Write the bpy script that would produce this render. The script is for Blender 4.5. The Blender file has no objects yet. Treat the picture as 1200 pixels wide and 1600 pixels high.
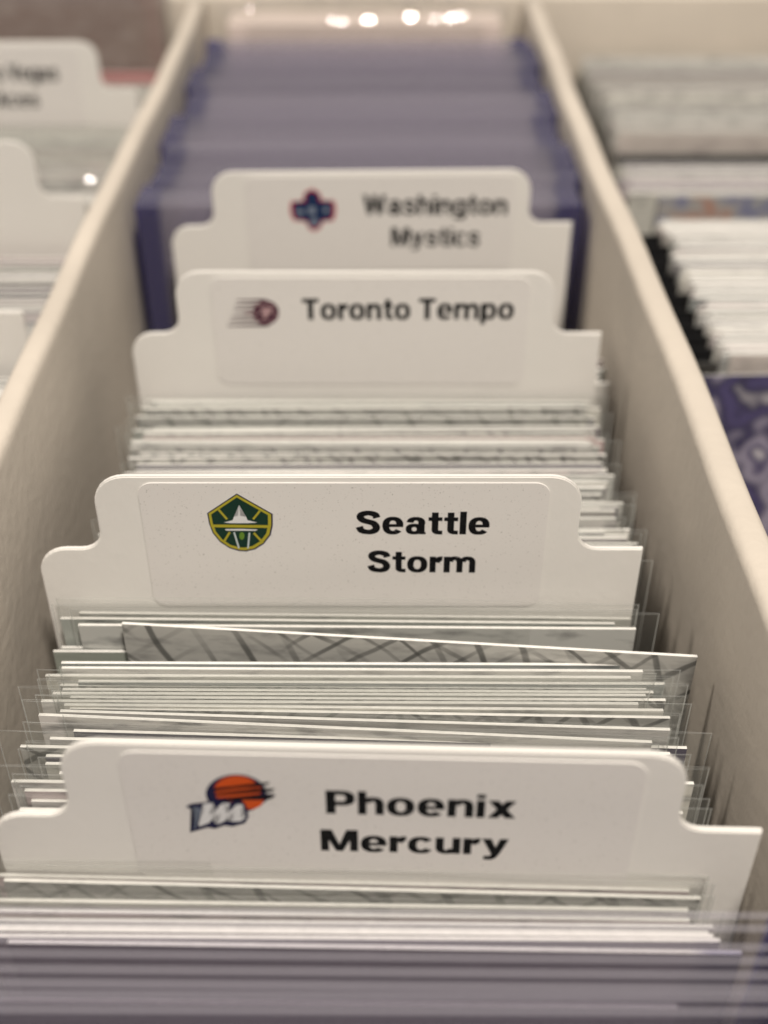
import bpy, bmesh, math, random
from mathutils import Vector, Matrix
random.seed(7)
MM = 0.001
sc = bpy.context.scene

# ------------------------------------------------------------------ camera
FPX = 1850.0                                   # focal length in photo pixels (photo 1200 x 1600)
PITCH = math.atan2(1389, FPX)                  # from the vanishing point of the box rows
YAW = math.atan(13 * math.cos(PITCH) / FPX)
CAMZ = 181.0                                   # mm above the box floor
cd = bpy.data.cameras.new('camera'); cam = bpy.data.objects.new('camera', cd)
sc.collection.objects.link(cam); sc.camera = cam
cam.location = (0, 0, CAMZ * MM)
cam.rotation_euler = (math.pi / 2 - PITCH, 0, -YAW)
cd.sensor_fit = 'VERTICAL'; cd.sensor_height = 24; cd.lens = 24 * FPX / 1600
cd.clip_start = 0.005; cd.clip_end = 20
cd.dof.use_dof = True; cd.dof.focus_distance = 0.123; cd.dof.aperture_fstop = 10.3; cd.dof.aperture_blades = 0

# ------------------------------------------------------------------ light
w = bpy.data.worlds.new('World'); sc.world = w; w.use_nodes = True
bgn = w.node_tree.nodes['Background']
bgn.inputs[0].default_value = (1.0, 0.95, 0.90, 1); bgn.inputs[1].default_value = 0.20
def area(name, loc, target, size, power, col):
    l = bpy.data.lights.new(name, 'AREA'); l.shape = 'DISK'; l.size = size; l.energy = power; l.color = col
    o = bpy.data.objects.new(name, l); sc.collection.objects.link(o); o.location = loc
    o.rotation_euler = (Vector(target) - Vector(loc)).to_track_quat('-Z', 'Y').to_euler()
    return o
area('overhead_light', (0.22, -0.40, 1.10), (0, 0.12, 0.1), 0.14, 13.0, (1.0, 0.92, 0.825))
area('overhead_light', (-0.62, 0.25, 1.15), (0, 0.15, 0.1), 0.14, 6.0, (1.0, 0.92, 0.83))  # added fill, not a seen lamp, to brighten the right partition's inner face
sc.view_settings.view_transform = 'Standard'; sc.view_settings.look = 'None'
sc.view_settings.exposure = 0.15; sc.view_settings.gamma = 1.0
sc.cycles.transparent_max_bounces = 64; sc.cycles.max_bounces = 10; sc.cycles.diffuse_bounces = 2
sc.cycles.use_denoising = True

# ------------------------------------------------------------------ photo pixel -> place (mm)
CAM = Vector((0, 0, CAMZ))
RM = Matrix.Rotation(-YAW, 3, 'Z') @ Matrix.Rotation(math.pi / 2 - PITCH, 3, 'X')
def ray(x, y): return RM @ Vector(((x - 600) / FPX, -(y - 800) / FPX, -1))
def on_z(x, y, z):
    r = ray(x, y); return CAM + r * ((z - CAMZ) / r.z)
def top_edge(a, b, L):                       # two pixels of a level top edge of known length
    A, B = on_z(*a, CAMZ - 1) - CAM, on_z(*b, CAMZ - 1) - CAM
    k = L / (A - B).length
    A, B = CAM + A * k, CAM + B * k
    return (A + B) / 2, math.atan2(B.y - A.y, B.x - A.x)

# ------------------------------------------------------------------ materials
MAT = {}
def newmat(name):
    m = bpy.data.materials.new(name); m.use_nodes = True; MAT[name] = m
    nt = m.node_tree; return m, nt, nt.nodes['Principled BSDF']
def N(nt, t, **kw):
    n = nt.nodes.new(t)
    for k, v in kw.items(): setattr(n, k, v)
    return n
def plain(name, col, rough=0.5, spec=0.5, bump=0, bscale=400, var=0.0, vscale=60):
    m, nt, b = newmat(name)
    b.inputs['Base Color'].default_value = (*col, 1); b.inputs['Roughness'].default_value = rough
    b.inputs['Specular IOR Level'].default_value = spec
    tc = N(nt, 'ShaderNodeTexCoord')
    if bump:
        n = N(nt, 'ShaderNodeTexNoise'); n.inputs['Scale'].default_value = bscale; n.inputs['Detail'].default_value = 6
        bp = N(nt, 'ShaderNodeBump'); bp.inputs['Strength'].default_value = bump; bp.inputs['Distance'].default_value = 0.0004
        nt.links.new(tc.outputs['Object'], n.inputs['Vector']); nt.links.new(n.outputs[0], bp.inputs['Height'])
        nt.links.new(bp.outputs[0], b.inputs['Normal'])
    if var:
        n = N(nt, 'ShaderNodeTexNoise'); n.inputs['Scale'].default_value = vscale; n.inputs['Detail'].default_value = 5
        cr = N(nt, 'ShaderNodeValToRGB'); e = cr.color_ramp.elements
        e[0].position = .3; e[1].position = .7
        e[0].color = (*[c * (1 - var) for c in col], 1); e[1].color = (*[min(1, c * (1 + var)) for c in col], 1)
        nt.links.new(tc.outputs['Object'], n.inputs['Vector']); nt.links.new(n.outputs[0], cr.inputs[0])
        nt.links.new(cr.outputs[0], b.inputs['Base Color'])
    return m
plain('box_board', (.59, .53, .455), .75, .2, bump=.4, bscale=520, var=.07, vscale=38)
plain('table_wood', (.24, .15, .09), .5, .4, var=.3, vscale=12)
plain('divider_plastic', (.79, .765, .725), .36, .45, bump=.10, bscale=700, var=.035, vscale=35)
plain('ink_black', (.005, .005, .006), .6, .15)
for n, c in dict(ink_navy=(.012, .012, .05), ink_orange=(.62, .085, .012), ink_white=(.72, .72, .72), ink_green=(.008, .035, .022),
                 ink_gold=(.42, .36, .03), ink_lime=(.13, .25, .03), ink_pale=(.55, .62, .62), ink_maroon=(.055, .012, .03),
                 ink_rose=(.50, .32, .33), ink_blue=(.012, .028, .085), ink_red=(.45, .02, .04), ink_grey=(.22, .26, .33)).items():
    plain(n, c, .55, .2)

# sticker paper: satin white with fine printing specks
m, nt, b = newmat('sticker')
tc = N(nt, 'ShaderNodeTexCoord'); n = N(nt, 'ShaderNodeTexNoise'); n.inputs['Scale'].default_value = 5200; n.inputs['Detail'].default_value = 1
cr = N(nt, 'ShaderNodeValToRGB'); e = cr.color_ramp.elements
e[0].position = .22; e[0].color = (.42, .40, .37, 1); e[1].position = .31; e[1].color = (.755, .725, .695, 1)
nt.links.new(tc.outputs['Object'], n.inputs['Vector']); nt.links.new(n.outputs[0], cr.inputs[0]); nt.links.new(cr.outputs[0], b.inputs['Base Color'])
b.inputs['Roughness'].default_value = .33
plain('sticker_edge', (.86, .84, .81), .5, .3)
plain('card_edge', (.78, .765, .725), .7, .2, var=.08, vscale=900)

def art(name, cols, streak=.6, streak_col=(.06, .06, .065), pattern='smear', band=None, gloss=.25):
    """printed card face: random base tone for each card, printed smears / lines, white border line on top"""
    m, nt, b = newmat(name); b.inputs['Roughness'].default_value = gloss
    oi = N(nt, 'ShaderNodeObjectInfo'); tc = N(nt, 'ShaderNodeTexCoord')
    cr = N(nt, 'ShaderNodeValToRGB'); cr.color_ramp.interpolation = 'CONSTANT'; el = cr.color_ramp.elements
    while len(el) < len(cols): el.new(0.5)
    for i, c in enumerate(cols): el[i].position = i / len(cols); el[i].color = (*c, 1)
    nt.links.new(oi.outputs['Random'], cr.inputs[0])
    off = N(nt, 'ShaderNodeVectorMath', operation='SCALE'); off.inputs[0].default_value = (3.1, 1.7, 2.3)
    nt.links.new(oi.outputs['Random'], off.inputs['Scale'])
    add = N(nt, 'ShaderNodeVectorMath', operation='ADD')
    nt.links.new(tc.outputs['Object'], add.inputs[0]); nt.links.new(off.outputs[0], add.inputs[1])
    col = cr.outputs[0]
    def mix(fac, c2):
        nonlocal col
        mx = N(nt, 'ShaderNodeMix', data_type='RGBA')
        nt.links.new(fac, mx.inputs[0]); nt.links.new(col, mx.inputs[6])
        if isinstance(c2, tuple): mx.inputs[7].default_value = (*c2, 1)
        else: nt.links.new(c2, mx.inputs[7])
        col = mx.outputs[2]
    def ramp(src, a, bb, hi=1.0):
        r = N(nt, 'ShaderNodeMapRange'); r.inputs[1].default_value = a; r.inputs[2].default_value = bb; r.inputs[4].default_value = hi
        nt.links.new(src, r.inputs[0]); return r.outputs[0]
    mp = N(nt, 'ShaderNodeMapping'); mp.inputs['Scale'].default_value = (130, 130, 420)
    nt.links.new(add.outputs[0], mp.inputs[0])
    ns = N(nt, 'ShaderNodeTexNoise'); ns.inputs['Scale'].default_value = 1.6; ns.inputs['Detail'].default_value = 4
    nt.links.new(mp.outputs[0], ns.inputs['Vector'])
    mix(ramp(ns.outputs[0], .5, .72, streak), streak_col)
    if pattern == 'web':
        for sx, sc_, wd in ((1, 270, .17), (-1, 250, .17), (.45, 160, .12)):
            mp2 = N(nt, 'ShaderNodeMapping'); mp2.inputs['Rotation'].default_value = (0, math.radians(52) * sx, 0)
            nt.links.new(add.outputs[0], mp2.inputs[0])
            wv = N(nt, 'ShaderNodeTexWave'); wv.inputs['Scale'].default_value = sc_ * .42; wv.inputs['Distortion'].default_value = 4.5
            wv.inputs['Detail Scale'].default_value = .6
            nt.links.new(mp2.outputs[0], wv.inputs['Vector'])
            fade = N(nt, 'ShaderNodeTexNoise'); fade.inputs['Scale'].default_value = 75 + 20 * sx; fade.inputs['Detail'].default_value = 1
            nt.links.new(add.outputs[0], fade.inputs['Vector'])
            mu = N(nt, 'ShaderNodeMath', operation='MULTIPLY')
            nt.links.new(ramp(wv.outputs['Fac'], wd * .8, wd * .2, .8), mu.inputs[0]); nt.links.new(ramp(fade.outputs[0], .38, .58, 1.0), mu.inputs[1])
            mix(mu.outputs[0], (.08, .08, .075))
    if band:
        ns2 = N(nt, 'ShaderNodeTexNoise'); ns2.inputs['Scale'].default_value = 100; ns2.inputs['Detail'].default_value = 2
        nt.links.new(add.outputs[0], ns2.inputs['Vector'])
        cr2 = N(nt, 'ShaderNodeValToRGB'); e2 = cr2.color_ramp.elements
        while len(e2) < len(band): e2.new(.5)
        for i, c in enumerate(band): e2[i].position = .3 + .4 * i / max(1, len(band) - 1); e2[i].color = (*c, 1)
        nt.links.new(ns2.outputs[0], cr2.inputs[0])
        mix(ramp(ns2.outputs[0], .0, .05, 1), cr2.outputs[0])
    nt.links.new(col, b.inputs['Base Color'])
    return m
GREYS = [(.40, .40, .38), (.52, .52, .49), (.60, .59, .55), (.30, .32, .31), (.66, .64, .60), (.45, .43, .41), (.56, .55, .50), (.36, .38, .35)]
art('art_silver', GREYS)
art('art_web', [(.40, .395, .37), (.46, .45, .42)], pattern='web', streak=.45)
art('art_pale', [(.66, .64, .61), (.58, .57, .55), (.70, .67, .64), (.62, .52, .52), (.50, .50, .48), (.68, .66, .60)], streak=.8, streak_col=(.08, .08, .085))
art('art_warm', [(.60, .54, .50), (.52, .46, .43), (.62, .46, .45), (.55, .52, .48), (.42, .38, .38)], streak=.5, streak_col=(.18, .14, .15))
art('art_green', [(.33, .35, .30), (.30, .32, .28)], streak=.25, streak_col=(.10, .12, .10))
art('art_mauve', [(.42, .37, .42), (.48, .43, .46), (.54, .48, .50), (.36, .33, .40), (.60, .53, .53), (.45, .40, .44)], streak=.45, streak_col=(.10, .08, .13))
art('art_dusk', [(.14, .115, .14), (.18, .15, .17), (.22, .19, .21), (.11, .10, .13)], streak=.3, streak_col=(.3, .26, .29))
art('art_pink', [(.60, .42, .42), (.55, .30, .32)], streak=.2, streak_col=(.45, .2, .22))
art('art_photo', [(.3, .3, .3), (.4, .4, .4)], band=[(.50, .48, .50), (.02, .018, .06), (.055, .045, .14), (.025, .022, .07), (.26, .24, .32), (.04, .033, .10), (.62, .60, .62)])
art('art_bluered', [(.3, .3, .3), (.4, .4, .4)], band=[(.30, .30, .27), (.36, .36, .33), (.16, .17, .30), (.36, .35, .33), (.42, .20, .14), (.30, .30, .28)])

def film(name, tint, gloss_w, rough, haze, haze_col, bump=0.0, vary=0.0):
    """thin clear plastic: see-through, a little milky, with a surface reflection"""
    m = bpy.data.materials.new(name); m.use_nodes = True; MAT[name] = m; nt = m.node_tree
    nt.nodes.remove(nt.nodes['Principled BSDF']); out = nt.nodes['Material Output']
    tr = N(nt, 'ShaderNodeBsdfTransparent'); tr.inputs[0].default_value = (*tint, 1)
    df = N(nt, 'ShaderNodeBsdfDiffuse'); df.inputs[0].default_value = (*haze_col, 1)
    gl = N(nt, 'ShaderNodeBsdfGlossy'); gl.inputs['Roughness'].default_value = rough
    fr = N(nt, 'ShaderNodeLayerWeight'); fr.inputs[0].default_value = .5
    pw = N(nt, 'ShaderNodeMath', operation='POWER'); pw.inputs[1].default_value = 5
    ml = N(nt, 'ShaderNodeMath', operation='MULTIPLY_ADD', use_clamp=True); ml.inputs[1].default_value = .8 * gloss_w; ml.inputs[2].default_value = .04 * gloss_w
    m1 = N(nt, 'ShaderNodeMixShader'); m1.inputs[0].default_value = haze
    m2 = N(nt, 'ShaderNodeMixShader')
    nt.links.new(tr.outputs[0], m1.inputs[1]); nt.links.new(df.outputs[0], m1.inputs[2])
    nt.links.new(fr.outputs['Facing'], pw.inputs[0]); nt.links.new(pw.outputs[0], ml.inputs[0]); nt.links.new(ml.outputs[0], m2.inputs[0])
    nt.links.new(m1.outputs[0], m2.inputs[1]); nt.links.new(gl.outputs[0], m2.inputs[2]); nt.links.new(m2.outputs[0], out.inputs[0])
    if vary:                                   # each piece a little clearer or milkier than the next
        oi = N(nt, 'ShaderNodeObjectInfo'); mr = N(nt, 'ShaderNodeMapRange')
        mr.inputs[3].default_value = haze * (1 - vary); mr.inputs[4].default_value = haze * (1 + vary)
        nt.links.new(oi.outputs['Random'], mr.inputs[0]); nt.links.new(mr.outputs[0], m1.inputs[0])
    if bump:
        tc = N(nt, 'ShaderNodeTexCoord'); ns = N(nt, 'ShaderNodeTexNoise'); ns.inputs['Scale'].default_value = 130; ns.inputs['Detail'].default_value = 3
        bp = N(nt, 'ShaderNodeBump'); bp.inputs['Strength'].default_value = bump; bp.inputs['Distance'].default_value = .002
        nt.links.new(tc.outputs['Object'], ns.inputs['Vector']); nt.links.new(ns.outputs[0], bp.inputs['Height'])
        nt.links.new(bp.outputs[0], gl.inputs['Normal']); nt.links.new(bp.outputs[0], fr.inputs['Normal'])
    return m
film('sleeve_film', (.991, .992, .989), .8, .12, .03, (.74, .75, .71), bump=.07, vary=.6)
film('sleeve_seam', (.85, .86, .85), 1.6, .2, .34, (.80, .81, .78))
film('sleeve_lip', (.93, .935, .93), 1.2, .2, .10, (.78, .79, .76))
film('rigid_plastic', (.979, .976, .986), .6, .12, .034, (.66, .625, .68), vary=.8)
film('rigid_edge', (.86, .85, .90), .8, .25, .24, (.70, .67, .74))
film('rigid_weld', (.46, .45, .78), .5, .2, .10, (.09, .08, .34))
film('wrap_film', (.98, .98, .975), 2.6, .035, .05, (.8, .78, .74), bump=.03)
art('art_brown', [(.22, .16, .15), (.26, .19, .17)], streak=.5, streak_col=(.5, .44, .40))
art('art_rose', [(.50, .17, .18), (.52, .2, .2)], streak=.2)
art('art_blush', [(.78, .66, .60), (.80, .68, .62)], streak=.25, streak_col=(.5, .40, .36))

# ------------------------------------------------------------------ mesh helpers (all in mm)
COL = sc.collection
class MB:
    def __init__(s): s.v = []; s.f = []; s.mi = []
    def face(s, pts, mi=0):
        k = len(s.v); s.v += [tuple(p) for p in pts]; s.f.append(tuple(range(k, k + len(pts)))); s.mi.append(mi)
    def box(s, x0, x1, y0, y1, z0, z1, mi=0, front=None, back=None, top=None):
        k = len(s.v)
        s.v += [(x0, y0, z0), (x1, y0, z0), (x1, y1, z0), (x0, y1, z0), (x0, y0, z1), (x1, y0, z1), (x1, y1, z1), (x0, y1, z1)]
        for f, q in (((3, 2, 1, 0), mi), ((4, 5, 6, 7), mi if top is None else top), ((0, 1, 5, 4), mi if front is None else front),
                     ((1, 2, 6, 5), mi), ((2, 3, 7, 6), mi if back is None else back), ((3, 0, 4, 7), mi)):
            s.f.append(tuple(k + i for i in f)); s.mi.append(q)
    def mesh(s, name, mats):
        me = bpy.data.meshes.new(name); me.from_pydata([(x * MM, y * MM, z * MM) for x, y, z in s.v], [], s.f)
        for m in mats: me.materials.append(MAT[m])
        me.polygons.foreach_set('material_index', s.mi); me.update(); return me
def link(name, data, parent=None):
    o = bpy.data.objects.new(name, data); COL.objects.link(o)
    if parent: o.parent = parent
    return o
def tag(o, label, cat, group=None):
    o['label'] = label; o['category'] = cat
    if group: o['group'] = group
    return o
def place(o, x, y, z=0, yaw=0, lean=0, roll=0):
    o.location = (x * MM, y * MM, z * MM); o.rotation_euler = (lean, roll, yaw); return o
def arc(cx, cy, r, a0, a1, n=7):
    return [(cx + r * math.cos(math.radians(a0 + (a1 - a0) * i / n)), cy + r * math.sin(math.radians(a0 + (a1 - a0) * i / n))) for i in range(n + 1)]
def slab(outline, y0, y1, name, mats, bevel=0.0, edge_mi=0):
    """outline (x,z) counter-clockwise seen from the front, extruded from y0 (front) to y1"""
    bm = bmesh.new()
    fr = [bm.verts.new((x * MM, y0 * MM, z * MM)) for x, z in outline]; bk = [bm.verts.new((x * MM, y1 * MM, z * MM)) for x, z in outline]
    f1 = bm.faces.new(fr); bm.faces.new(bk[::-1])
    n = len(fr)
    for i in range(n):
        q = bm.faces.new((fr[i], bk[i], bk[(i + 1) % n], fr[(i + 1) % n])); q.material_index = edge_mi
    bmesh.ops.recalc_face_normals(bm, faces=bm.faces)
    if bevel:
        es = [e for e in bm.edges if abs(e.verts[0].co.y - e.verts[1].co.y) < 1e-9]
        bmesh.ops.bevel(bm, geom=es, offset=bevel * MM, segments=2, affect='EDGES', clamp_overlap=True)
    me = bpy.data.meshes.new(name); bm.to_mesh(me); bm.free()
    for m in mats: me.materials.append(MAT[m])
    return me

# ------------------------------------------------------------------ table and card box
XL, XR, WT = -43.2, 36.9, 3.6                   # inner faces of the middle row, partition thickness
WTOP = 105.4; FLOOR = 0.0
LX0 = XL - WT - 80; RX1 = XR + WT + .4 + 80
YEND = on_z(1040, 92, 90).y; YFRONT = -60.0
tb = MB(); tb.box(-600, 600, -500, 900, -28, -7.2); o = link('tabletop', tb.mesh('tabletop', ['table_wood'])); o['kind'] = 'structure'
box = link('card_storage_box', None); place(box, (LX0 + RX1) / 2, (YFRONT + YEND) / 2, -7)
tag(box, 'white cardboard storage box with three long rows of trading cards', 'box')
BOFF = Vector(((LX0 + RX1) / 2, (YFRONT + YEND) / 2, -7))
def board(name, x0, x1, y0, y1, z0, z1, ax):
    """cardboard wall with a rounded folded top, gently uneven along its length; ax = long axis"""
    n = 60; bm = bmesh.new(); rows = []
    t = (x1 - x0) if ax == 'y' else (y1 - y0); a0, a1 = (y0, y1) if ax == 'y' else (x0, x1); c = (x0 + x1) / 2 if ax == 'y' else (y0 + y1) / 2
    r = min(t / 2, 1.3)
    prof = [(-t / 2, z0), (-t / 2, z0 + 40), (-t / 2, z1 - 18), (-t / 2, z1 - r)] + [(-t / 2 + r - r * math.cos(math.radians(q)), z1 - r + r * math.sin(math.radians(q))) for q in (25, 50, 75)]
    prof += [(-x, z) for x, z in prof[::-1]]
    ph = random.random() * 9
    for i in range(n + 1):
        s = a0 + (a1 - a0) * i / n; ring = []
        for (d, z) in prof:
            k = (z - z0) / (z1 - z0)
            d2 = d + (.22 * math.sin(s / 23 + ph) + .12 * math.sin(s / 7.3 + 2 * ph)) * k; zz = z + (.14 * math.sin(s / 31 + ph * 3) * k if z > z1 - 5 else 0)
            p = (c + d2, s, zz) if ax == 'y' else (s, c + d2, zz)
            ring.append(bm.verts.new(((p[0] - BOFF.x) * MM, (p[1] - BOFF.y) * MM, (p[2] - BOFF.z) * MM)))
        rows.append(ring)
    m_ = len(prof)
    for i in range(n):
        for j in range(m_ - 1): bm.faces.new((rows[i][j], rows[i][j + 1], rows[i + 1][j + 1], rows[i + 1][j]))
    bm.faces.new(rows[0]); bm.faces.new(rows[-1][::-1])
    bmesh.ops.recalc_face_normals(bm, faces=bm.faces)
    for f in bm.faces: f.smooth = True
    me = bpy.data.meshes.new(name); bm.to_mesh(me); bm.free(); me.materials.append(MAT['box_board'])
    return link(name, me, box)
board('row_partition', XL - WT, XL, YFRONT, YEND, -2.7, WTOP, 'y')
board('row_partition', XR, XR + WT + .4, YFRONT, YEND, -2.7, WTOP, 'y')
board('side_panel', LX0 - WT, LX0, YFRONT, YEND, -2.7, WTOP, 'y')
board('side_panel', RX1, RX1 + WT, YFRONT, YEND, -2.7, WTOP, 'y')
board('end_panel', LX0 - WT, RX1 + WT, YEND + .2, YEND + 4, -2.7, WTOP + .4, 'x')
board('end_panel', LX0 - WT, RX1 + WT, YFRONT - 4, YFRONT - .2, -2.7, WTOP + .4, 'x')
bb = MB(); bb.box(LX0 - WT - BOFF.x, RX1 + WT - BOFF.x, YFRONT - 4 - BOFF.y, YEND + 4 - BOFF.y, 0, 4)
link('base_panel', bb.mesh('base_panel', ['box_board']), box)

# ------------------------------------------------------------------ dividers
LAYER = 0.03
# heavy grotesque lettering drawn stroke by stroke (cap height 100)
def ring(cx, cy, rx, ry, tx, ty, a0=0, a1=360, n=40, p=2.35):
    def pt(rx, ry, a):
        c, q = math.cos(math.radians(a)), math.sin(math.radians(a)); e = 2 / p
        return cx + rx * math.copysign(abs(c) ** e, c), cy + ry * math.copysign(abs(q) ** e, q)
    n = max(6, int(n * abs(a1 - a0) / 360)); out = []
    for i in range(n):
        a, b = a0 + (a1 - a0) * i / n, a0 + (a1 - a0) * (i + 1) / n
        out.append([pt(rx, ry, a), pt(rx, ry, b), pt(rx - tx, ry - ty, b), pt(rx - tx, ry - ty, a)])
    return out
def bar(x0, x1, y0, y1): return [[(x0, y0), (x1, y0), (x1, y1), (x0, y1)]]
def mir(ps, w): return [[(w - x, y) for x, y in p] for p in ps]
def serp(w, h, t):
    K = [(.86, .70), (.78, .845), (.50, .912), (.23, .845), (.175, .72), (.29, .60), (.50, .535), (.72, .465), (.84, .30), (.76, .15), (.50, .085), (.22, .145), (.125, .315)]
    K = [Vector((x * w, y * h)) for x, y in K]; P = []
    for i in range(len(K) - 1):
        a, b, c, d = K[max(i - 1, 0)], K[i], K[i + 1], K[min(i + 2, len(K) - 1)]
        for u in (0, .25, .5, .75): P.append(.5 * ((2 * b) + (c - a) * u + (2 * a - 5 * b + 4 * c - d) * u * u + (3 * b - a - 3 * c + d) * u ** 3))
    P.append(K[-1]); L = []; n = len(P)
    for i in range(n):
        d = (P[min(i + 1, n - 1)] - P[max(i - 1, 0)]).normalized(); wd = t * (.92 + .32 * abs(d.y)) / 2
        L.append((P[i] + Vector((-d.y, d.x)) * wd, P[i] - Vector((-d.y, d.x)) * wd))
    return [[L[i][0], L[i + 1][0], L[i + 1][1], L[i][1]] for i in range(n - 1)]
arch = lambda x: ring(x + 42, 45, 31, 31.5, 24, 18, 0, 165)
nn = bar(0, 24, 0, 75) + arch(0) + bar(49, 73, 0, 46)
GL = dict(
    o=(ring(39, 37.5, 39, 39, 25, 17), 78), e=(ring(38, 37.5, 38, 39, 25, 16.5, 0, 322) + bar(20, 75.5, 31, 44), 76), c=(ring(38, 37.5, 38, 39, 25, 17, 33, 327), 73),
    n=(nn, 73), h=(nn + bar(0, 24, 74, 100), 73), m=(nn + arch(49) + bar(98, 122, 0, 46), 122), r=(bar(0, 24, 0, 75) + ring(47, 42, 32, 34.5, 24, 22, 86, 170), 49),
    u=([[(73 - x, 75 - y) for x, y in p] for p in nn], 73), i=(bar(0, 24, 0, 75) + bar(0, 24, 83, 100), 24), l=(bar(0, 24, 0, 100), 24),
    t=(bar(12, 36, 20, 96) + bar(0, 50, 59, 75) + ring(42, 21, 30, 21.5, 24, 17, 180, 270) + bar(41.5, 51, -.5, 16.5), 51),
    a=(bar(45, 69, 6, 50) + ring(37, 48, 34, 28, 25, 15.5, -4, 172) + ring(31, 22.5, 31, 24, 22, 14.5) + bar(48, 73, 0, 10), 74),
    s=(serp(72, 76, 17), 72), S=(serp(86, 101, 22), 86),
    P=(bar(0, 27, 0, 100) + bar(20, 48, 82, 100) + bar(20, 48, 36, 54) + ring(47, 68, 35, 32, 26, 18, -90, 90), 82),
    M=(bar(0, 24, 0, 100) + bar(86, 110, 0, 100) + [[(4, 100), (34, 100), (65, 0), (45, 0)], [(106, 100), (76, 100), (45, 0), (65, 0)]], 110),
    x=([[(0, 75), (29, 75), (79, 0), (50, 0)], [(79, 75), (50, 75), (0, 0), (29, 0)]], 79),
    y=([[(0, 75), (27, 75), (47, 14), (30, 1)], [(78, 75), (52, 75), (31, 6), (24, -6), (34, -22), (43, -15), (52, 2)], [(7, -6), (24, -6), (34, -22), (26, -24), (7, -23)]], 78),
    T=(bar(0, 82, 81, 100) + bar(28, 54, 0, 82), 82), p=(bar(0, 24, -24, 75) + ring(41, 37.5, 37, 39, 25, 17), 78), g=(bar(53, 76, -2, 75) + ring(37, 38.5, 37, 38, 25, 17) + ring(38, 0, 38, 25, 23, 16, 195, 360), 76),
    W=([[(0, 100), (26, 100), (50, 0), (26, 0)], [(26, 0), (50, 0), (75, 100), (54, 100)]] + mir([[(0, 100), (26, 100), (50, 0), (26, 0)], [(26, 0), (50, 0), (75, 100), (54, 100)]], 129), 129),
    V=([[(0, 100), (27, 100), (54, 0), (30, 0)]] + mir([[(0, 100), (27, 100), (54, 0), (30, 0)]], 84), 84), L=(bar(0, 26, 0, 100) + bar(20, 64, 0, 18), 64),
    A=([[(0, 0), (27, 0), (54, 100), (31, 100)]] + mir([[(0, 0), (27, 0), (54, 100), (31, 100)]], 85) + bar(20, 65, 19, 36), 85))
def lettering(body):
    x = 0; out = []
    for ch in body:
        if ch == ' ': x += 34; continue
        ps, w_ = GL[ch]
        for p in ps: out.append([(x + q[0], q[1]) for q in p])
        x += w_ + (5.5 if ch in 'tr' else 8)
    return out, x - 8
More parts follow.
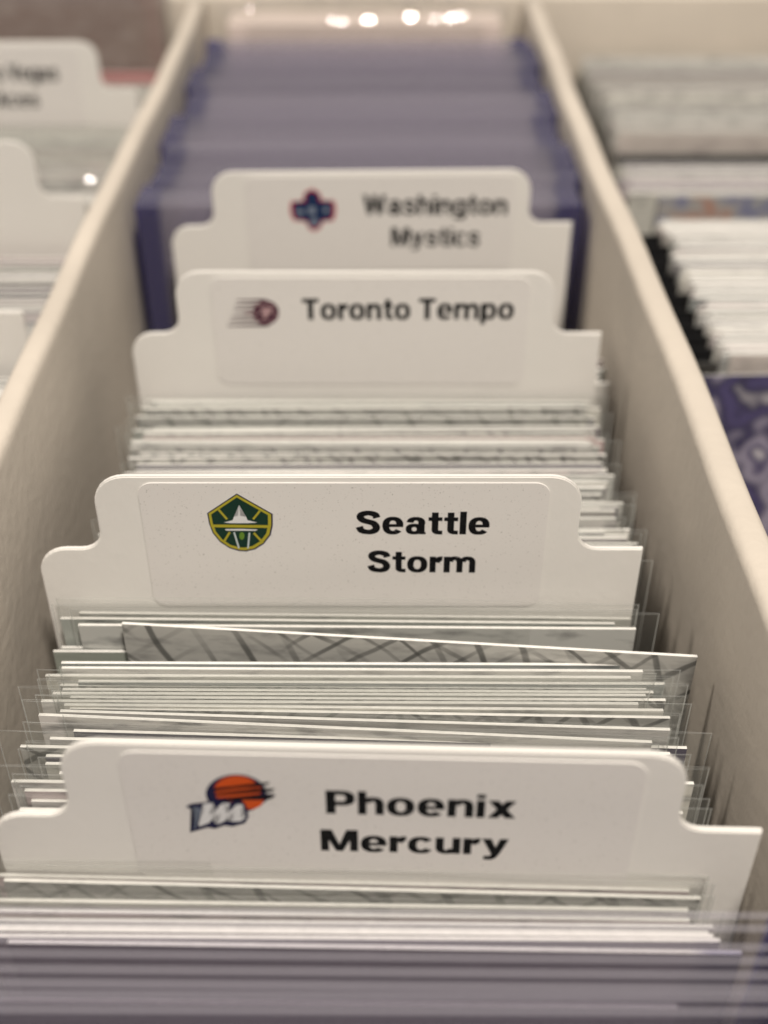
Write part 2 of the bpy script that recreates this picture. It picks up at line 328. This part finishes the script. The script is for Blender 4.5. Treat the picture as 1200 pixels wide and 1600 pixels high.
class Divider:
    def __init__(s, label, L, R, tabh=10.0, half=26.5, center=None, ztop=None, yaw=0, name='row_divider', group=None, tall=True):
        if center is None: c, yaw = top_edge(L, R, 68.0)
        else: c = center
        s.H = c.z
        s.root = tag(link(name, None), label, 'divider', group)
        place(s.root, c.x, c.y, 0, yaw)
        s.M = Matrix.Translation(Vector((c.x, c.y, 0))) @ Matrix.Rotation(yaw, 4, 'Z'); s.MI = s.M.inverted()
        H = s.H; h = half; T = H + tabh; s.T = T
        ol = [(-34, -3), (34, -3), (34, H)]
        ol += arc(h + 2.4, H + 2.4, 2.4, 270, 180) + arc(h - 3.6, T - 3.6, 3.6, 0, 90) + arc(-h + 3.6, T - 3.6, 3.6, 90, 180)
        ol += arc(-h - 2.4, H + 2.4, 2.4, 0, -90) + arc(-34 + 3.4, H - 3.4, 3.4, 90, 180)
        link('tab_sheet', slab(ol, 0, .65, 'tab_sheet', ['divider_plastic'], bevel=.13), s.root)
    def loc(s, px, py, layer=0):
        o = s.MI @ CAM; d = s.MI.to_3x3() @ ray(px, py); k = -o.y / d.y; p = o + d * k
        return p.x, p.z
    def sticker(s, x0, x1, z1, z0, r=1.6):
        ol = arc(x1 - r, z0 + r, r, 270, 360) + arc(x1 - r, z1 - r, r, 0, 90) + arc(x0 + r, z1 - r, r, 90, 180) + arc(x0 + r, z0 + r, r, 180, 270)
        s.lab = link('sticker', slab(ol, -.125, -.001, 'sticker', ['sticker', 'sticker_edge'], edge_mi=1), s.root)
    def text(s, body, xl, xr, yb, yt, weight=0):
        """fit a line of lettering: left/right pixel, baseline pixel left/right, cap-top pixel at the left"""
        a = s.loc(xl, yb[0]); b = s.loc(xr, yb[1]); t = s.loc(xl, yt); k = (t[1] - a[1]) / 100
        ps, wd = lettering(body); mb = MB()
        for i, p in enumerate(ps):
            q = [(a[0] + (b[0] - a[0]) * x / wd, -.13 - .0006 * (i % 40), a[1] + (b[1] - a[1]) * x / wd + y * k) for x, y in p]
            ar = sum(q[m][0] * q[(m + 1) % len(q)][2] - q[(m + 1) % len(q)][0] * q[m][2] for m in range(len(q)))
            mb.face(q if ar > 0 else q[::-1])
        link('lettering', mb.mesh('lettering', ['ink_black']), s.lab)
    def emblem(s, shapes):
        """shapes: (material, [pixels]) filled outline or (material, [pixels], width_px) drawn line, later ones on top"""
        mats = []; bm = bmesh.new()
        for k, sh in enumerate(shapes):
            m = sh[0]
            if m not in mats: mats.append(m)
            y = -(.13 + .006 * k) * MM
            if len(sh) == 2: polys = [sh[1]]
            else:
                polys = []; P = [Vector(q) for q in sh[1]]; w0 = sh[2] / 2; w1 = (sh[3] if len(sh) > 3 else sh[2]) / 2
                nrm = []
                for i in range(len(P)):
                    d = (P[min(i + 1, len(P) - 1)] - P[max(i - 1, 0)]).normalized(); nrm.append(Vector((-d.y, d.x)))
                for i in range(len(P) - 1):
                    a, b = w0 + (w1 - w0) * i / (len(P) - 1), w0 + (w1 - w0) * (i + 1) / (len(P) - 1)
                    polys.append([P[i] + nrm[i] * a, P[i + 1] + nrm[i + 1] * b, P[i + 1] - nrm[i + 1] * b, P[i] - nrm[i] * a])
            for q in polys:
                vs = []
                for p in q:
                    x, z = s.loc(p[0], p[1]); vs.append(bm.verts.new((x * MM, y, z * MM)))
                f = bm.faces.new(vs); f.material_index = mats.index(m)
        bmesh.ops.triangulate(bm, faces=bm.faces)
        for f in bm.faces:
            f.normal_update()
            if f.normal.y > 0: f.normal_flip()
        me = bpy.data.meshes.new('emblem'); bm.to_mesh(me); bm.free()
        for m in mats: me.materials.append(MAT[m])
        link('emblem', me, s.lab)
def circ(cx, cy, rx, ry, a0=0, a1=360, n=28):
    return [(cx + rx * math.cos(math.radians(a0 + (a1 - a0) * i / n)), cy + ry * math.sin(math.radians(a0 + (a1 - a0) * i / n))) for i in range(n + (0 if a1 - a0 == 360 else 1))]
def zoomed(pts, ox, oy, k): return [(ox + x / k, oy + y / k) for x, y in pts]

# --- orange ball divider (front)
d1 = Divider('white tabbed divider with an orange ball and script m emblem', (-20, 1272), (1192, 1301), tabh=9.6)
d1.sticker(-21.4, 23.0, d1.T - .9, d1.T - 18.2)
d1.text('Phoenix', 510, 805, (1269, 1277), 1233)
d1.text('Mercury', 502, 793, (1327, 1334), 1294)
Z1 = lambda p: zoomed(p, 270, 1190, 6.0)
d1.emblem([
    ('ink_navy', Z1(circ(595, 290, 285, 182))),
    ('ink_navy', Z1([(820, 400), (900, 340), (965, 298), (880, 290), (770, 330)])),
    ('ink_orange', Z1([(395, 235)] + circ(600, 270, 215, 150, 190, 335) + [(800, 200), (500, 225)])),
    ('ink_orange', Z1([(400, 290), (400, 265), (600, 235), (830, 225), (830, 240), (600, 262)])),
    ('ink_orange', Z1([(415, 330), (405, 305), (600, 290), (820, 275), (830, 290), (600, 318)])),
    ('ink_orange', Z1([(440, 352), (600, 335), (560, 360)])),
    ('ink_orange', Z1([(640, 345), (760, 345), (860, 345), (830, 400), (760, 432), (700, 430), (680, 380)])),
    ('ink_black', Z1([(400, 262), (380, 240), (600, 212), (760, 190), (915, 178), (890, 200), (800, 218), (600, 236)])),
    ('ink_black', Z1([(420, 303), (400, 285), (600, 262), (780, 238), (965, 238), (920, 268), (800, 272), (600, 288)])),
    ('ink_black', Z1([(430, 350), (560, 322), (780, 300), (970, 297), (920, 335), (780, 335), (560, 352)])),
    ('ink_navy', Z1([(125, 405), (175, 380), (330, 362), (480, 350), (660, 372), (700, 440), (715, 500), (680, 560), (560, 592), (490, 580), (400, 612), (330, 600), (165, 648), (215, 450)])),
    ('ink_grey', Z1([(200, 612), (250, 440), (190, 405), (265, 425), (255, 470), (215, 610)])),
    ('ink_white', Z1([(285, 380), (380, 370), (340, 480), (420, 470), (345, 555), (250, 592), (245, 565), (300, 430)])),
    ('ink_white', Z1([(440, 395), (480, 370), (540, 375), (500, 465), (560, 455), (490, 540), (430, 568), (400, 560), (450, 470), (400, 480), (355, 520)])),
    ('ink_white', Z1([(555, 430), (600, 385), (655, 382), (670, 410), (635, 500), (690, 505), (640, 540), (560, 545), (545, 520), (590, 440), (520, 500), (480, 525)])),
])
# --- green shield divider (middle)
d2 = Divider('white tabbed divider with a green and gold shield emblem', (56, 858), (1005, 858), tabh=9.9)
d2.sticker(-21.6, 22.9, d2.T - .75, d2.T - 18.3)
d2.text('Seattle', 557, 764, (833, 834), 797.5)
d2.text('Storm', 575, 742, (892.5, 893.5), 859.5)
Z2 = lambda p: zoomed(p, 300, 750, 8.0)
sh = lambda k: [(570 + (x - 570) * k, 520 + (y - 520) * k) for x, y in [(560, 160), (1010, 415), (1012, 560), (985, 680), (900, 790), (790, 860), (680, 885), (590, 880), (470, 845), (350, 765), (260, 655), (215, 540), (190, 405)]]
d2.emblem([
    ('ink_navy', Z2(sh(1.0))), ('ink_gold', Z2(sh(.955))), ('ink_green', Z2(sh(.865))),
    ('ink_gold', Z2([(235, 563), (985, 572)]), 4.2), ('ink_gold', Z2([(335, 360), (440, 480)]), 3.2), ('ink_gold', Z2([(850, 375), (765, 480)]), 3.2),
    ('ink_gold', Z2([(395, 770), (475, 640)]), 3.2), ('ink_gold', Z2([(890, 775), (775, 650)]), 3.2),
    ('ink_white', Z2([(400, 520), (510, 490), (525, 450), (575, 435), (590, 300), (606, 435), (680, 450), (695, 490), (820, 520), (700, 528), (500, 528)])),
    ('ink_white', Z2([(415, 600), (610, 598), (825, 606), (800, 622), (430, 620)])),
    ('ink_pale', Z2([(528, 640), (590, 840)]), 2.6), ('ink_pale', Z2([(720, 645), (702, 840)]), 2.6),
    ('ink_lime', Z2(circ(625, 685, 32, 48))),
])
# --- maroon comet divider
d3 = Divider('white tabbed divider with a maroon ball trailing speed lines', (203, 521), (940, 521), tabh=9.6, half=26.8)
d3.sticker(-21.8, 23.2, d3.T - .8, d3.T - 18)
d3.text('Toronto Tempo', 473, 802, (499, 498), 466, weight=.022)
Z3 = lambda p: zoomed(p, 340, 440, 10.0)
em = [('ink_maroon', Z3(circ(755, 480, 205, 195)))]
for (x0, y0, x1, y1) in [(300, 285, 760, 285), (270, 357, 640, 352), (250, 432, 600, 432), (215, 537, 600, 505), (190, 607, 640, 590), (160, 680, 800, 672)]:
    em.append(('ink_maroon', Z3([(x0, y0), ((x0 + x1) / 2, (y0 + y1) / 2), (x1, y1)]), 1.6, 4.2))
em += [('ink_rose', Z3([(560, 400), (640, 345), (740, 325), (830, 345), (920, 395)]), 1.6), ('ink_rose', Z3([(560, 555), (640, 600), (740, 625), (830, 612), (920, 560)]), 1.6),
       ('ink_rose', Z3([(430, 485), (955, 488)]), 1.6),
       ('ink_rose', Z3([(670, 400), (860, 400), (845, 465), (800, 455), (765, 560), (700, 560), (735, 455), (680, 450)]))]
d3.emblem(em)
# --- blue cross divider
d4 = Divider('white tabbed divider with a dark blue and red rounded cross emblem', (266, 354), (894, 348), tabh=9.3)
d4.sticker(-21.0, 24.0, d4.T - .7, d4.T - 17.6)
d4.text('Washington', 567, 792, (335, 335), 304, weight=.022)
d4.text('Mystics', 611, 749, (384, 384), 355, weight=.022)
Z4 = lambda p: zoomed(p, 430, 270, 9.23)
def cross(k): return [(545 + (x - 545) * k, 530 + (y - 530) * k) for x, y in [(400, 400), (420, 290), (530, 225), (640, 290), (670, 390), (850, 400), (870, 540), (840, 680), (680, 700), (650, 790), (560, 835), (480, 790), (450, 700), (270, 680), (220, 560), (230, 410)]]
d4.emblem([('ink_red', Z4(cross(1.02))), ('ink_blue', Z4(cross(.90))), ('ink_red', Z4([(400, 400), (450, 360), (440, 420)])), ('ink_red', Z4([(680, 400), (620, 360), (640, 420)])),
           ('ink_grey', Z4([(300, 540), (330, 520), (400, 540), (420, 590), (310, 590)])), ('ink_grey', Z4([(470, 500), (540, 480), (590, 520), (560, 600), (480, 570)])),
           ('ink_grey', Z4([(700, 500), (760, 490), (780, 560), (710, 570)])), ('ink_grey', Z4([(520, 650), (590, 640), (610, 740), (560, 780), (520, 740)]))])
# --- left row dividers (standing in the neighbouring row)
LXC = XL - WT - 40
def yat(px, py, z): return on_z(px, py, z).y
SH = CAMZ - 81.6
d5 = Divider('white tabbed divider lettered with a city name, in the neighbouring row', None, None, center=Vector((LXC, yat(190, 139, SH), SH)))
d5.sticker(-22.2, 22.2, d5.T - .8, d5.T - 18)
d5.text('Las Vegas', -34, 93, (126, 126), 100, weight=.022)
d5.text('Aces', -4, 63, (167, 167), 142, weight=.022)
d6 = Divider('white tabbed divider with cut shoulder beside the partition, its lettering out of sight', None, None, center=Vector((LXC + .4, yat(110, 308, SH), SH)))
d7 = Divider('white tabbed divider showing only its low shoulder, standing among bare card edges', None, None, center=Vector((LXC, yat(30, 487, SH), SH)))

# ------------------------------------------------------------------ cards, sleeves, rigid holders
LOOK = dict(art_silver='silver grey', art_pale='pale', art_web='dark web printed', art_warm='warm beige', art_green='dull green', art_mauve='mauve', art_dusk='dark plum', art_pink='rosy', art_blush='blush pink')
CW, CH, CT = 63.5, 88.9, .37
card_mesh = {}
def cardm(a):
    if a not in card_mesh:
        b = MB(); b.box(-CW / 2, CW / 2, 0, CT, 0, CH, mi=0, front=1, back=1); card_mesh[a] = b.mesh('card', ['card_edge', a])
    return card_mesh[a]
def sleeve_mesh(w, h, puff, name, mats, t=.03, seam=.14, seed=0):
    """open-topped clear pocket: two thin sheets joined at the sides and bottom, bowed round the card"""
    rnd = random.Random(seed); b = MB(); nx = 8
    xs = [-w / 2 + w * i / nx for i in range(nx + 1)]; ph = rnd.random() * 6
    zs = [0, h * .5, h * .9, h]
    def yy(x, z, sgn):
        e = 1 - (abs(x) / (w / 2)) ** 4; k = z / h
        return sgn * (.03 + puff * e * (.5 + .5 * k)) + .10 * math.sin(x / 9 + ph) * k * k
    def zz(x, z, sgn): return z + (.12 * math.sin(x / 14 + ph + sgn) if z == h else 0)
    for sgn in (-1, 1):
        for i in range(nx):
            for j in range(3):
                q = [(xs[i], yy(xs[i], zs[j], sgn), zs[j]), (xs[i + 1], yy(xs[i + 1], zs[j], sgn), zs[j]),
                     (xs[i + 1], yy(xs[i + 1], zs[j + 1], sgn), zz(xs[i + 1], zs[j + 1], sgn)), (xs[i], yy(xs[i], zs[j + 1], sgn), zz(xs[i], zs[j + 1], sgn))]
                b.face(q if sgn < 0 else q[::-1], 0)
            # cut top edge
            x0, x1 = xs[i], xs[i + 1]; y0, y1 = yy(x0, h, sgn), yy(x1, h, sgn); z0, z1 = zz(x0, h, sgn), zz(x1, h, sgn)
            b.face([(x0, y0 - t, z0), (x1, y1 - t, z1), (x1, y1 + t, z1 + .02), (x0, y0 + t, z0 + .02)], 1)
            b.face([(x0, y0 - t, z0 - .05), (x1, y1 - t, z1 - .05), (x1, y1 - t, z1), (x0, y0 - t, z0)], 1)
    for sx in (-1, 1):
        for j in range(3):
            z0, z1 = zs[j], zs[j + 1]; xo = sx * w / 2; y0 = .10 * math.sin(xo / 9 + ph) * (z0 / h) ** 2; y1 = .10 * math.sin(xo / 9 + ph) * (z1 / h) ** 2
            b.face([(xo - seam * (sx > 0), y0 - t, z0), (xo + seam * (sx < 0), y0 - t, z0), (xo + seam * (sx < 0), y1 - t, z1), (xo - seam * (sx > 0), y1 - t, z1)], 2)
            b.face([(xo, y0 - t, z0), (xo, y0 + t, z0), (xo, y1 + t, z1), (xo, y1 - t, z1)], 2)
    return b.mesh(name, mats)
SLV = [sleeve_mesh(66.6, 91.2, .26, 'sleeve', ['sleeve_film', 'sleeve_lip', 'sleeve_seam'], seed=i) for i in range(6)]

def bare_card(x, y, z, yaw, lean, a, label, group, roll=0):
    o = link('trading_card', cardm(a)); place(o, x, y, z, yaw, lean, roll); return tag(o, label, 'card', group)
def sleeved_card(x, y, z, yaw, lean, a, label, group, roll=0, sx=0):
    r = link('sleeved_card', None); place(r, x, y, z, yaw, lean, roll); tag(r, label, 'card', group)
    c = link('card', cardm(a), r); c.location = (R(-1, 1) * MM, -CT / 2 * MM, .15 * MM)
    link('sleeve', random.choice(SLV), r); return r

# rigid holder: two stiff sheets with coloured cut edges, card standing inside
def rigid_mesh(w, h):
    b = MB()
    for y0, y1 in ((0, .38), (1.12, 1.5)):
        b.box(-w / 2, w / 2, y0, y1, 0, h, mi=0, top=1)
    for sx in (-1, 1): b.box(min(sx * w / 2, sx * (w / 2 - 3.6)), max(sx * w / 2, sx * (w / 2 - 3.6)), .385, 1.115, 0, h - .05, mi=2, top=2)
    for sx in (-1, 1): b.box(sx * w / 2 - .04 + sx * .05, sx * w / 2 + .04 + sx * .05, .02, 1.48, .02, h - .02, mi=2)
    b.box(-w / 2 + 3.65, w / 2 - 3.65, .385, 1.115, 0, .9, mi=0)
    return b.mesh('shell', ['rigid_plastic', 'rigid_edge', 'rigid_weld'])
RIG = rigid_mesh(76.2, 101.6)
def rigid_holder(x, y, z, yaw, lean, a, label, group, roll=0):
    r = link('rigid_card_holder', None); place(r, x, y, z, yaw, lean, roll); tag(r, label + (', holding a %s card' % LOOK[a] if a in LOOK else ''), 'card holder', group)
    link('shell', RIG, r)
    c = link('card', cardm(a), r); c.location = (random.uniform(-2.6, .6) * MM, .58 * MM, 1.0 * MM)
    return r

R = random.uniform
def look(label, a): return LOOK[a] + ' ' + label if a in LOOK and not label.startswith(LOOK[a]) else label
def lineset(items, x, ztop, art_, fn, label, group, jit=.0):
    """items: (pixel y at x=150, pixel y at x=1000) of a card's top edge"""
    for it in items:
        A, B = on_z(150, it[0], ztop), on_z(1000, it[1], ztop)
        yaw = math.atan2(B.y - A.y, B.x - A.x); xx = x + (it[2] if len(it) > 2 else R(-1.2, 1.2))
        y = A.y + (xx - A.x) * math.tan(yaw)
        aa = it[3] if len(it) > 3 else random.choice(art_)
        z = ztop - CH - .15
        fn(xx, y, z if fn is not bare_card else ztop - CH, yaw, 0, aa, look(label, aa), group)

# ---- middle row: cards standing between the orange ball divider and the green shield divider
ZC = 89.6
gA = 'sleeved cards between the orange ball and green shield dividers'
lA = 'sleeved card between the orange ball divider and green shield divider'
gB = 'bare cards between the orange ball and green shield dividers'
lB = 'unsleeved card with white top edge among sleeves behind the orange ball divider'
lineset([(957, 966, -1.2), (966, 974, -1.5), (976, 982, .8, 'art_silver')], -2.5, ZC, ['art_silver', 'art_pale'], sleeved_card, lA, gA)
lineset([(1013, 1016, -2.6), (1019, 1022, -3.4, 'art_green')], -2.5, CH - 2.9, ['art_silver'], bare_card, lB, gB)
# the crooked bare card with web-like print
c, yw = top_edge((190, 975), (1090, 1027), CW)
bare_card(c.x, c.y, c.z - CH, yw, 0, 'art_web', 'crooked unsleeved card with dark grey web print poking out towards right partition', None)
lineset([(1037, 1040, -1.2), (1045, 1050, -1.0)], -2.0, ZC, ['art_silver'], bare_card, lB, gB)
lineset([(1057, 1060, -2.5)], -2.0, ZC, ['art_pale'], bare_card, lB, gB)
for n_, it in enumerate([(1064, 1068), (1070, 1075), (1077, 1081), (1083, 1086), (1089, 1093), (1095, 1099, -3.8, 'art_pale'), (1101, 1109), (1106, 1120), (1112, 1138, -1.5, 'art_silver'), (1120, 1158, -2.8, 'art_pale'),
           (1142, 1166), (1155, 1176), (1168, 1186, -4.4), (1182, 1199), (1194, 1210, -2), (1208, 1222), (1222, 1236, -4.0), (1236, 1250), (1252, 1268), (1266, 1283)]):
    it = it if len(it) > 2 else it + (R(-2.8, 1.6),)
    lineset([it], -1.0, ZC - .3 + (R(-.8, .6) if n_ not in (8, 9) else .5), ['art_silver', 'art_silver', 'art_pale', 'art_dusk', 'art_web'], sleeved_card, lA, gA)
# ---- cards in front of the orange ball divider
gC = 'sleeved cards in front of the orange ball divider'; lC = 'clear sleeved card standing in front of the orange ball divider'
lineset([(1370, 1389, -2.5), (1378, 1400, -2.2, 'art_web'), (1408, 1420, -2.5, 'art_silver'), (1424, 1436, -4, 'art_pale'), (1438, 1446, -2), (1448, 1456, -1)], -1.2, 88.8, ['art_silver', 'art_pale'], sleeved_card, lC, gC)
lineset([(1456, 1464, -1.5), (1465, 1471, -1), (1476, 1489, .6, 'art_dusk')], -1.2, 89.4, ['art_dusk'], bare_card, 'unsleeved card with dark print leaning against the nearest rigid holders', 'bare cards before the rigid holders')
# ---- nearest rigid holders
gD = 'rigid holders in front of the middle row'; lD = 'blue tinted rigid card holder before the sleeved cards'
for yy, aa in ((52.8, 'art_dusk'), (50.6, 'art_dusk'), (48.3, 'art_dusk'), (46.6, 'art_dusk'), (43.0, 'art_mauve'), (40.8, 'art_warm'), (38.0, 'art_mauve'), (35.6, 'art_mauve'), (33, 'art_warm'), (30.5, 'art_mauve'), (28, 'art_mauve'), (25, 'art_warm')):
    rigid_holder(-4.7 + R(-.4, .4), yy, 0, math.radians(R(-1.3, -.5)), math.radians(R(-.4, .4)), aa, lD, gD)
# ---- cards between green shield and maroon ball dividers
gE = 'cards between the green shield and maroon ball dividers'; lE = 'card packed tightly between the green shield divider and maroon ball divider'
y = yat(580, 622, ZC)
y1 = d2.root.location.y / MM + 3
k = 0
while y > y1:
    xx = -1.6 + R(-1.6, 1.6); a = random.choice(['art_pale', 'art_silver', 'art_pale', 'art_silver', 'art_web', 'art_dusk'])
    if k in (16, 17): a = 'art_pink'
    if k == 22: a = 'art_web'
    zc = ZC + random.choice([R(-.5, .3), R(-.5, .3), R(-1.6, .9)])
    (sleeved_card if R(0, 1) < .3 else bare_card)(xx, y, zc - CH, math.radians(R(-.7, .5)), math.radians(R(-.3, .3)), a, look(lE, a), gE)
    y -= random.choice([R(.40, .5), R(.42, .65), R(.6, 1.1)]) if k != 22 else 2.0; k += 1
# ---- a few cards between the maroon ball and blue cross dividers
gF = 'cards between the maroon ball and blue cross dividers'; lF = 'card standing behind the maroon ball divider, seen past its right shoulder'
y = d3.root.location.y / MM + 2.2
for k in range(14):
    bare_card(2.3 + R(-1, 1), y, R(-.2, .5), math.radians(R(-.5, .5)), 0, random.choice(['art_silver', 'art_pale']), lF, gF); y += R(.7, 1.6)
# ---- far rigid holders
gG = 'rigid holders behind the blue cross divider'; lG = 'blue tinted rigid card holder behind the blue cross divider'
y = d4.root.location.y / MM + 3.2; k = 0
yfar = YEND - 24
while y < yfar:
    xc = -3.3 + R(-.2, .2)
    if k % 8 == 0: grp = -2.2 + R(-1.3, 1.3)
    if y > d4.root.location.y / MM + 14: xc = grp + R(-.25, .25)
    rigid_holder(xc, y, 0, math.radians(R(-.6, .8)), math.radians(R(-.3, .3)), random.choice(['art_mauve', 'art_mauve', 'art_warm']), lG, gG)
    y += R(1.7, 2.3); k += 1
# ---- clear wrapped packs
def wrapped_pack(x, y, w_, th, h, block_h, a, label, seed, amp=.5):
    pk = link('wrapped_card_pack', None); place(pk, x, y, 0); tag(pk, label, 'card pack')
    b = MB(); b.box(-w_ / 2 + 2.5, w_ / 2 - 2.5, -th / 2 + 2, th / 2 - 1, .3, block_h); link('card_block', b.mesh('card_block', [a]), pk)
    rr = random.Random(seed); wv = [(rr.uniform(.1, 1.1), rr.uniform(.1, .9), rr.uniform(0, 6), rr.uniform(.1, .4)) for _ in range(14)]
    prof = [(-th / 2, z * (h - th / 2)) for z in (0, .3, .6, .8, .88, .93, .97)] + [(-th / 2 * math.cos(math.radians(q)), h - th / 2 + th / 2 * math.sin(math.radians(q))) for q in range(0, 181, 9)] + [(th / 2, (h - th / 2) * k) for k in (.7, .3, 0)]
    bm = bmesh.new(); nx = 90; g = []
    for i in range(nx + 1):
        col_ = []; X = -w_ / 2 + w_ * i / nx; e = 1 - abs(2 * i / nx - 1) ** 6
        for j, (yy_, zz_) in enumerate(prof):
            cr_ = sum(a_ * math.sin(X * fx + j * fz * 1.3 + p) for fx, fz, p, a_ in wv) * amp * (.2 + .8 * (zz_ / h) ** 4)
            ca = math.radians(max(0, min(180, (j - 7) * 9)))
            col_.append(bm.verts.new(Vector((X, yy_ * (.12 + .88 * e) - math.cos(ca) * cr_ * .5, max(0, zz_ + math.sin(ca) * cr_ - (1 - e) * 3))) * MM))
        g.append(col_)
    for i in range(nx):
        for j in range(len(prof) - 1):
            f = bm.faces.new((g[i][j], g[i + 1][j], g[i + 1][j + 1], g[i][j + 1])); f.smooth = True
    me = bpy.data.meshes.new('wrapper'); bm.to_mesh(me); bm.free(); me.materials.append(MAT['wrap_film']); link('wrapper', me, pk)
wrapped_pack(-3, YEND - 9.5, 72, 15, 107.5, 102.5, 'art_blush', 'shiny clear wrapped pack of pinkish cards at the far end of the middle row', 3, .28)
# ---- left row
LC = LXC + .5
def fill(x, ya, yb, arts, label, group, step=(.5, 1.0), sleeved=.0, xj=1.2, z=(.0, .9), yawj=.5):
    y = ya
    while y < yb:
        zz = R(*z)
        a = random.choice(arts)
        (sleeved_card if R(0, 1) < sleeved else bare_card)(x + R(-xj, xj), y, zz, math.radians(R(-yawj, yawj)), 0, a, look(label, a), group)
        y += R(*step)
y7 = d7.root.location.y / MM; y6 = d6.root.location.y / MM; y5 = d5.root.location.y / MM
fill(LC, y7 - 26, y7 - 2, ['art_pale', 'art_silver', 'art_dusk'], 'card in front of the low shouldered divider beside the left partition', 'left row cards before the low shoulder', (.6, 1.1))
fill(LC, y7 + 2, y6 - 3, ['art_pale', 'art_dusk', 'art_silver'], 'bare card in tight pack between the two blank shouldered dividers', 'left row cards between shoulders', (.8, 1.5))
fill(LC, y6 + 3, y6 + 14, ['art_pale', 'art_silver'], 'bare card right behind the divider without visible lettering', 'left row cards behind the blank tab', (.6, 1.0))
wrapped_pack(LC + 1, y6 + 22, 72, 9, 97, 90, 'art_pale', 'clear wrapped pack of pale cards between two dividers of the left row', 8, .06)
fill(LC, y6 + 30, y5 - 3, ['art_pale', 'art_warm'], 'clear sleeved card in front of the city lettered divider', 'left row sleeved cards', (1.0, 1.8), sleeved=1.0, z=(1, 2.5))
fill(LC, y5 + 3, y5 + 34, ['art_pale', 'art_warm'], 'card standing just behind the city lettered divider', 'left row cards behind the lettered divider', (.9, 1.6), sleeved=.5)
bare_card(LC, y5 + 37, 3, 0, 0, 'art_rose', 'rosy red edged card behind the city lettered divider', None)
wrapped_pack(LC, YEND - 9, 72, 14, 113, 110, 'art_brown', 'clear wrapped pack of brownish cards at the far end of the left row', 5, .15)
fill(LC, y5 + 41, YEND - 18, ['art_warm', 'art_pale'], 'greyish card at the far end of the left row', 'far left row cards', (1.2, 2.0), sleeved=.6)
# ---- right row
RC = XR + WT + .4 + 44.5
ya = lambda py: yat(1100, py, 89.5)
fill(RC - .5, ya(232), YEND - 3, ['art_pale', 'art_warm', 'art_pale'], 'pale sleeved card in the thick pack against the end panel', 'far right row cards', (.9, 1.5), sleeved=.5, z=(1, 4), xj=.8)
fill(RC - 2.5, ya(300), ya(252), ['art_mauve', 'art_silver'], 'grey printed card between the dark gap and the coloured card', 'right row grey cards', (1.1, 2.0), sleeved=.2, z=(-.0, .6))
bare_card(RC + 3, ya(312), .2, 0, math.radians(-2), 'art_bluered', 'card with blue and red print showing in the right row', None)
fill(RC + 1, yat(1180, 585, 87.1) + 2.6, ya(342), ['art_pale', 'art_pale', 'art_silver', 'art_dusk', 'art_warm'], 'white edged card in the packed stack right of the partition', 'right row white cards', (.5, .8), z=(0, .35), xj=1.4)
# added black sheets among them, painting the shade in the gap by the partition
plain('gap_shade_black', (.012, .012, .013), .5, .3)
o = None; kb = MB(); kb.box(-CW / 2, CW / 2, 0, CT, 0, CH); KB = kb.mesh('gap_shade_sheet', ['gap_shade_black'])
yk = yat(1180, 585, 87.1) + 3.4
while yk < ya(352):
    o = link('trading_card', KB); place(o, RC - 7.6 + R(-1.6, 1.2), yk, R(-2.4, -.9), math.radians(R(-.6, .6)))
    tag(o, 'added black sheet for the gap shade towards the partition among white edged cards', 'card', 'added gap shade sheets in the right row'); yk += R(2.6, 5.5)
o = link('trading_card', KB); place(o, RC - 2, ya(240), .3); tag(o, 'added black sheet for the gap shade in front of the thick pale pack in the right row', 'card')  # one more added sheet, its black standing in for shade before the pack
# sleeved card leaning back on the white cards, purple and white print
lean = math.radians(13); zt = 88.9 * math.cos(lean) + .5
ytop = yat(1180, 585, zt)
sleeved_card(XR + WT + 4.2 + 32.4, ytop - math.sin(lean) * 88.9, .6, math.radians(1.5), -lean, 'art_photo', 'sleeved card with purple and white print leaning against the white edged cards', None)
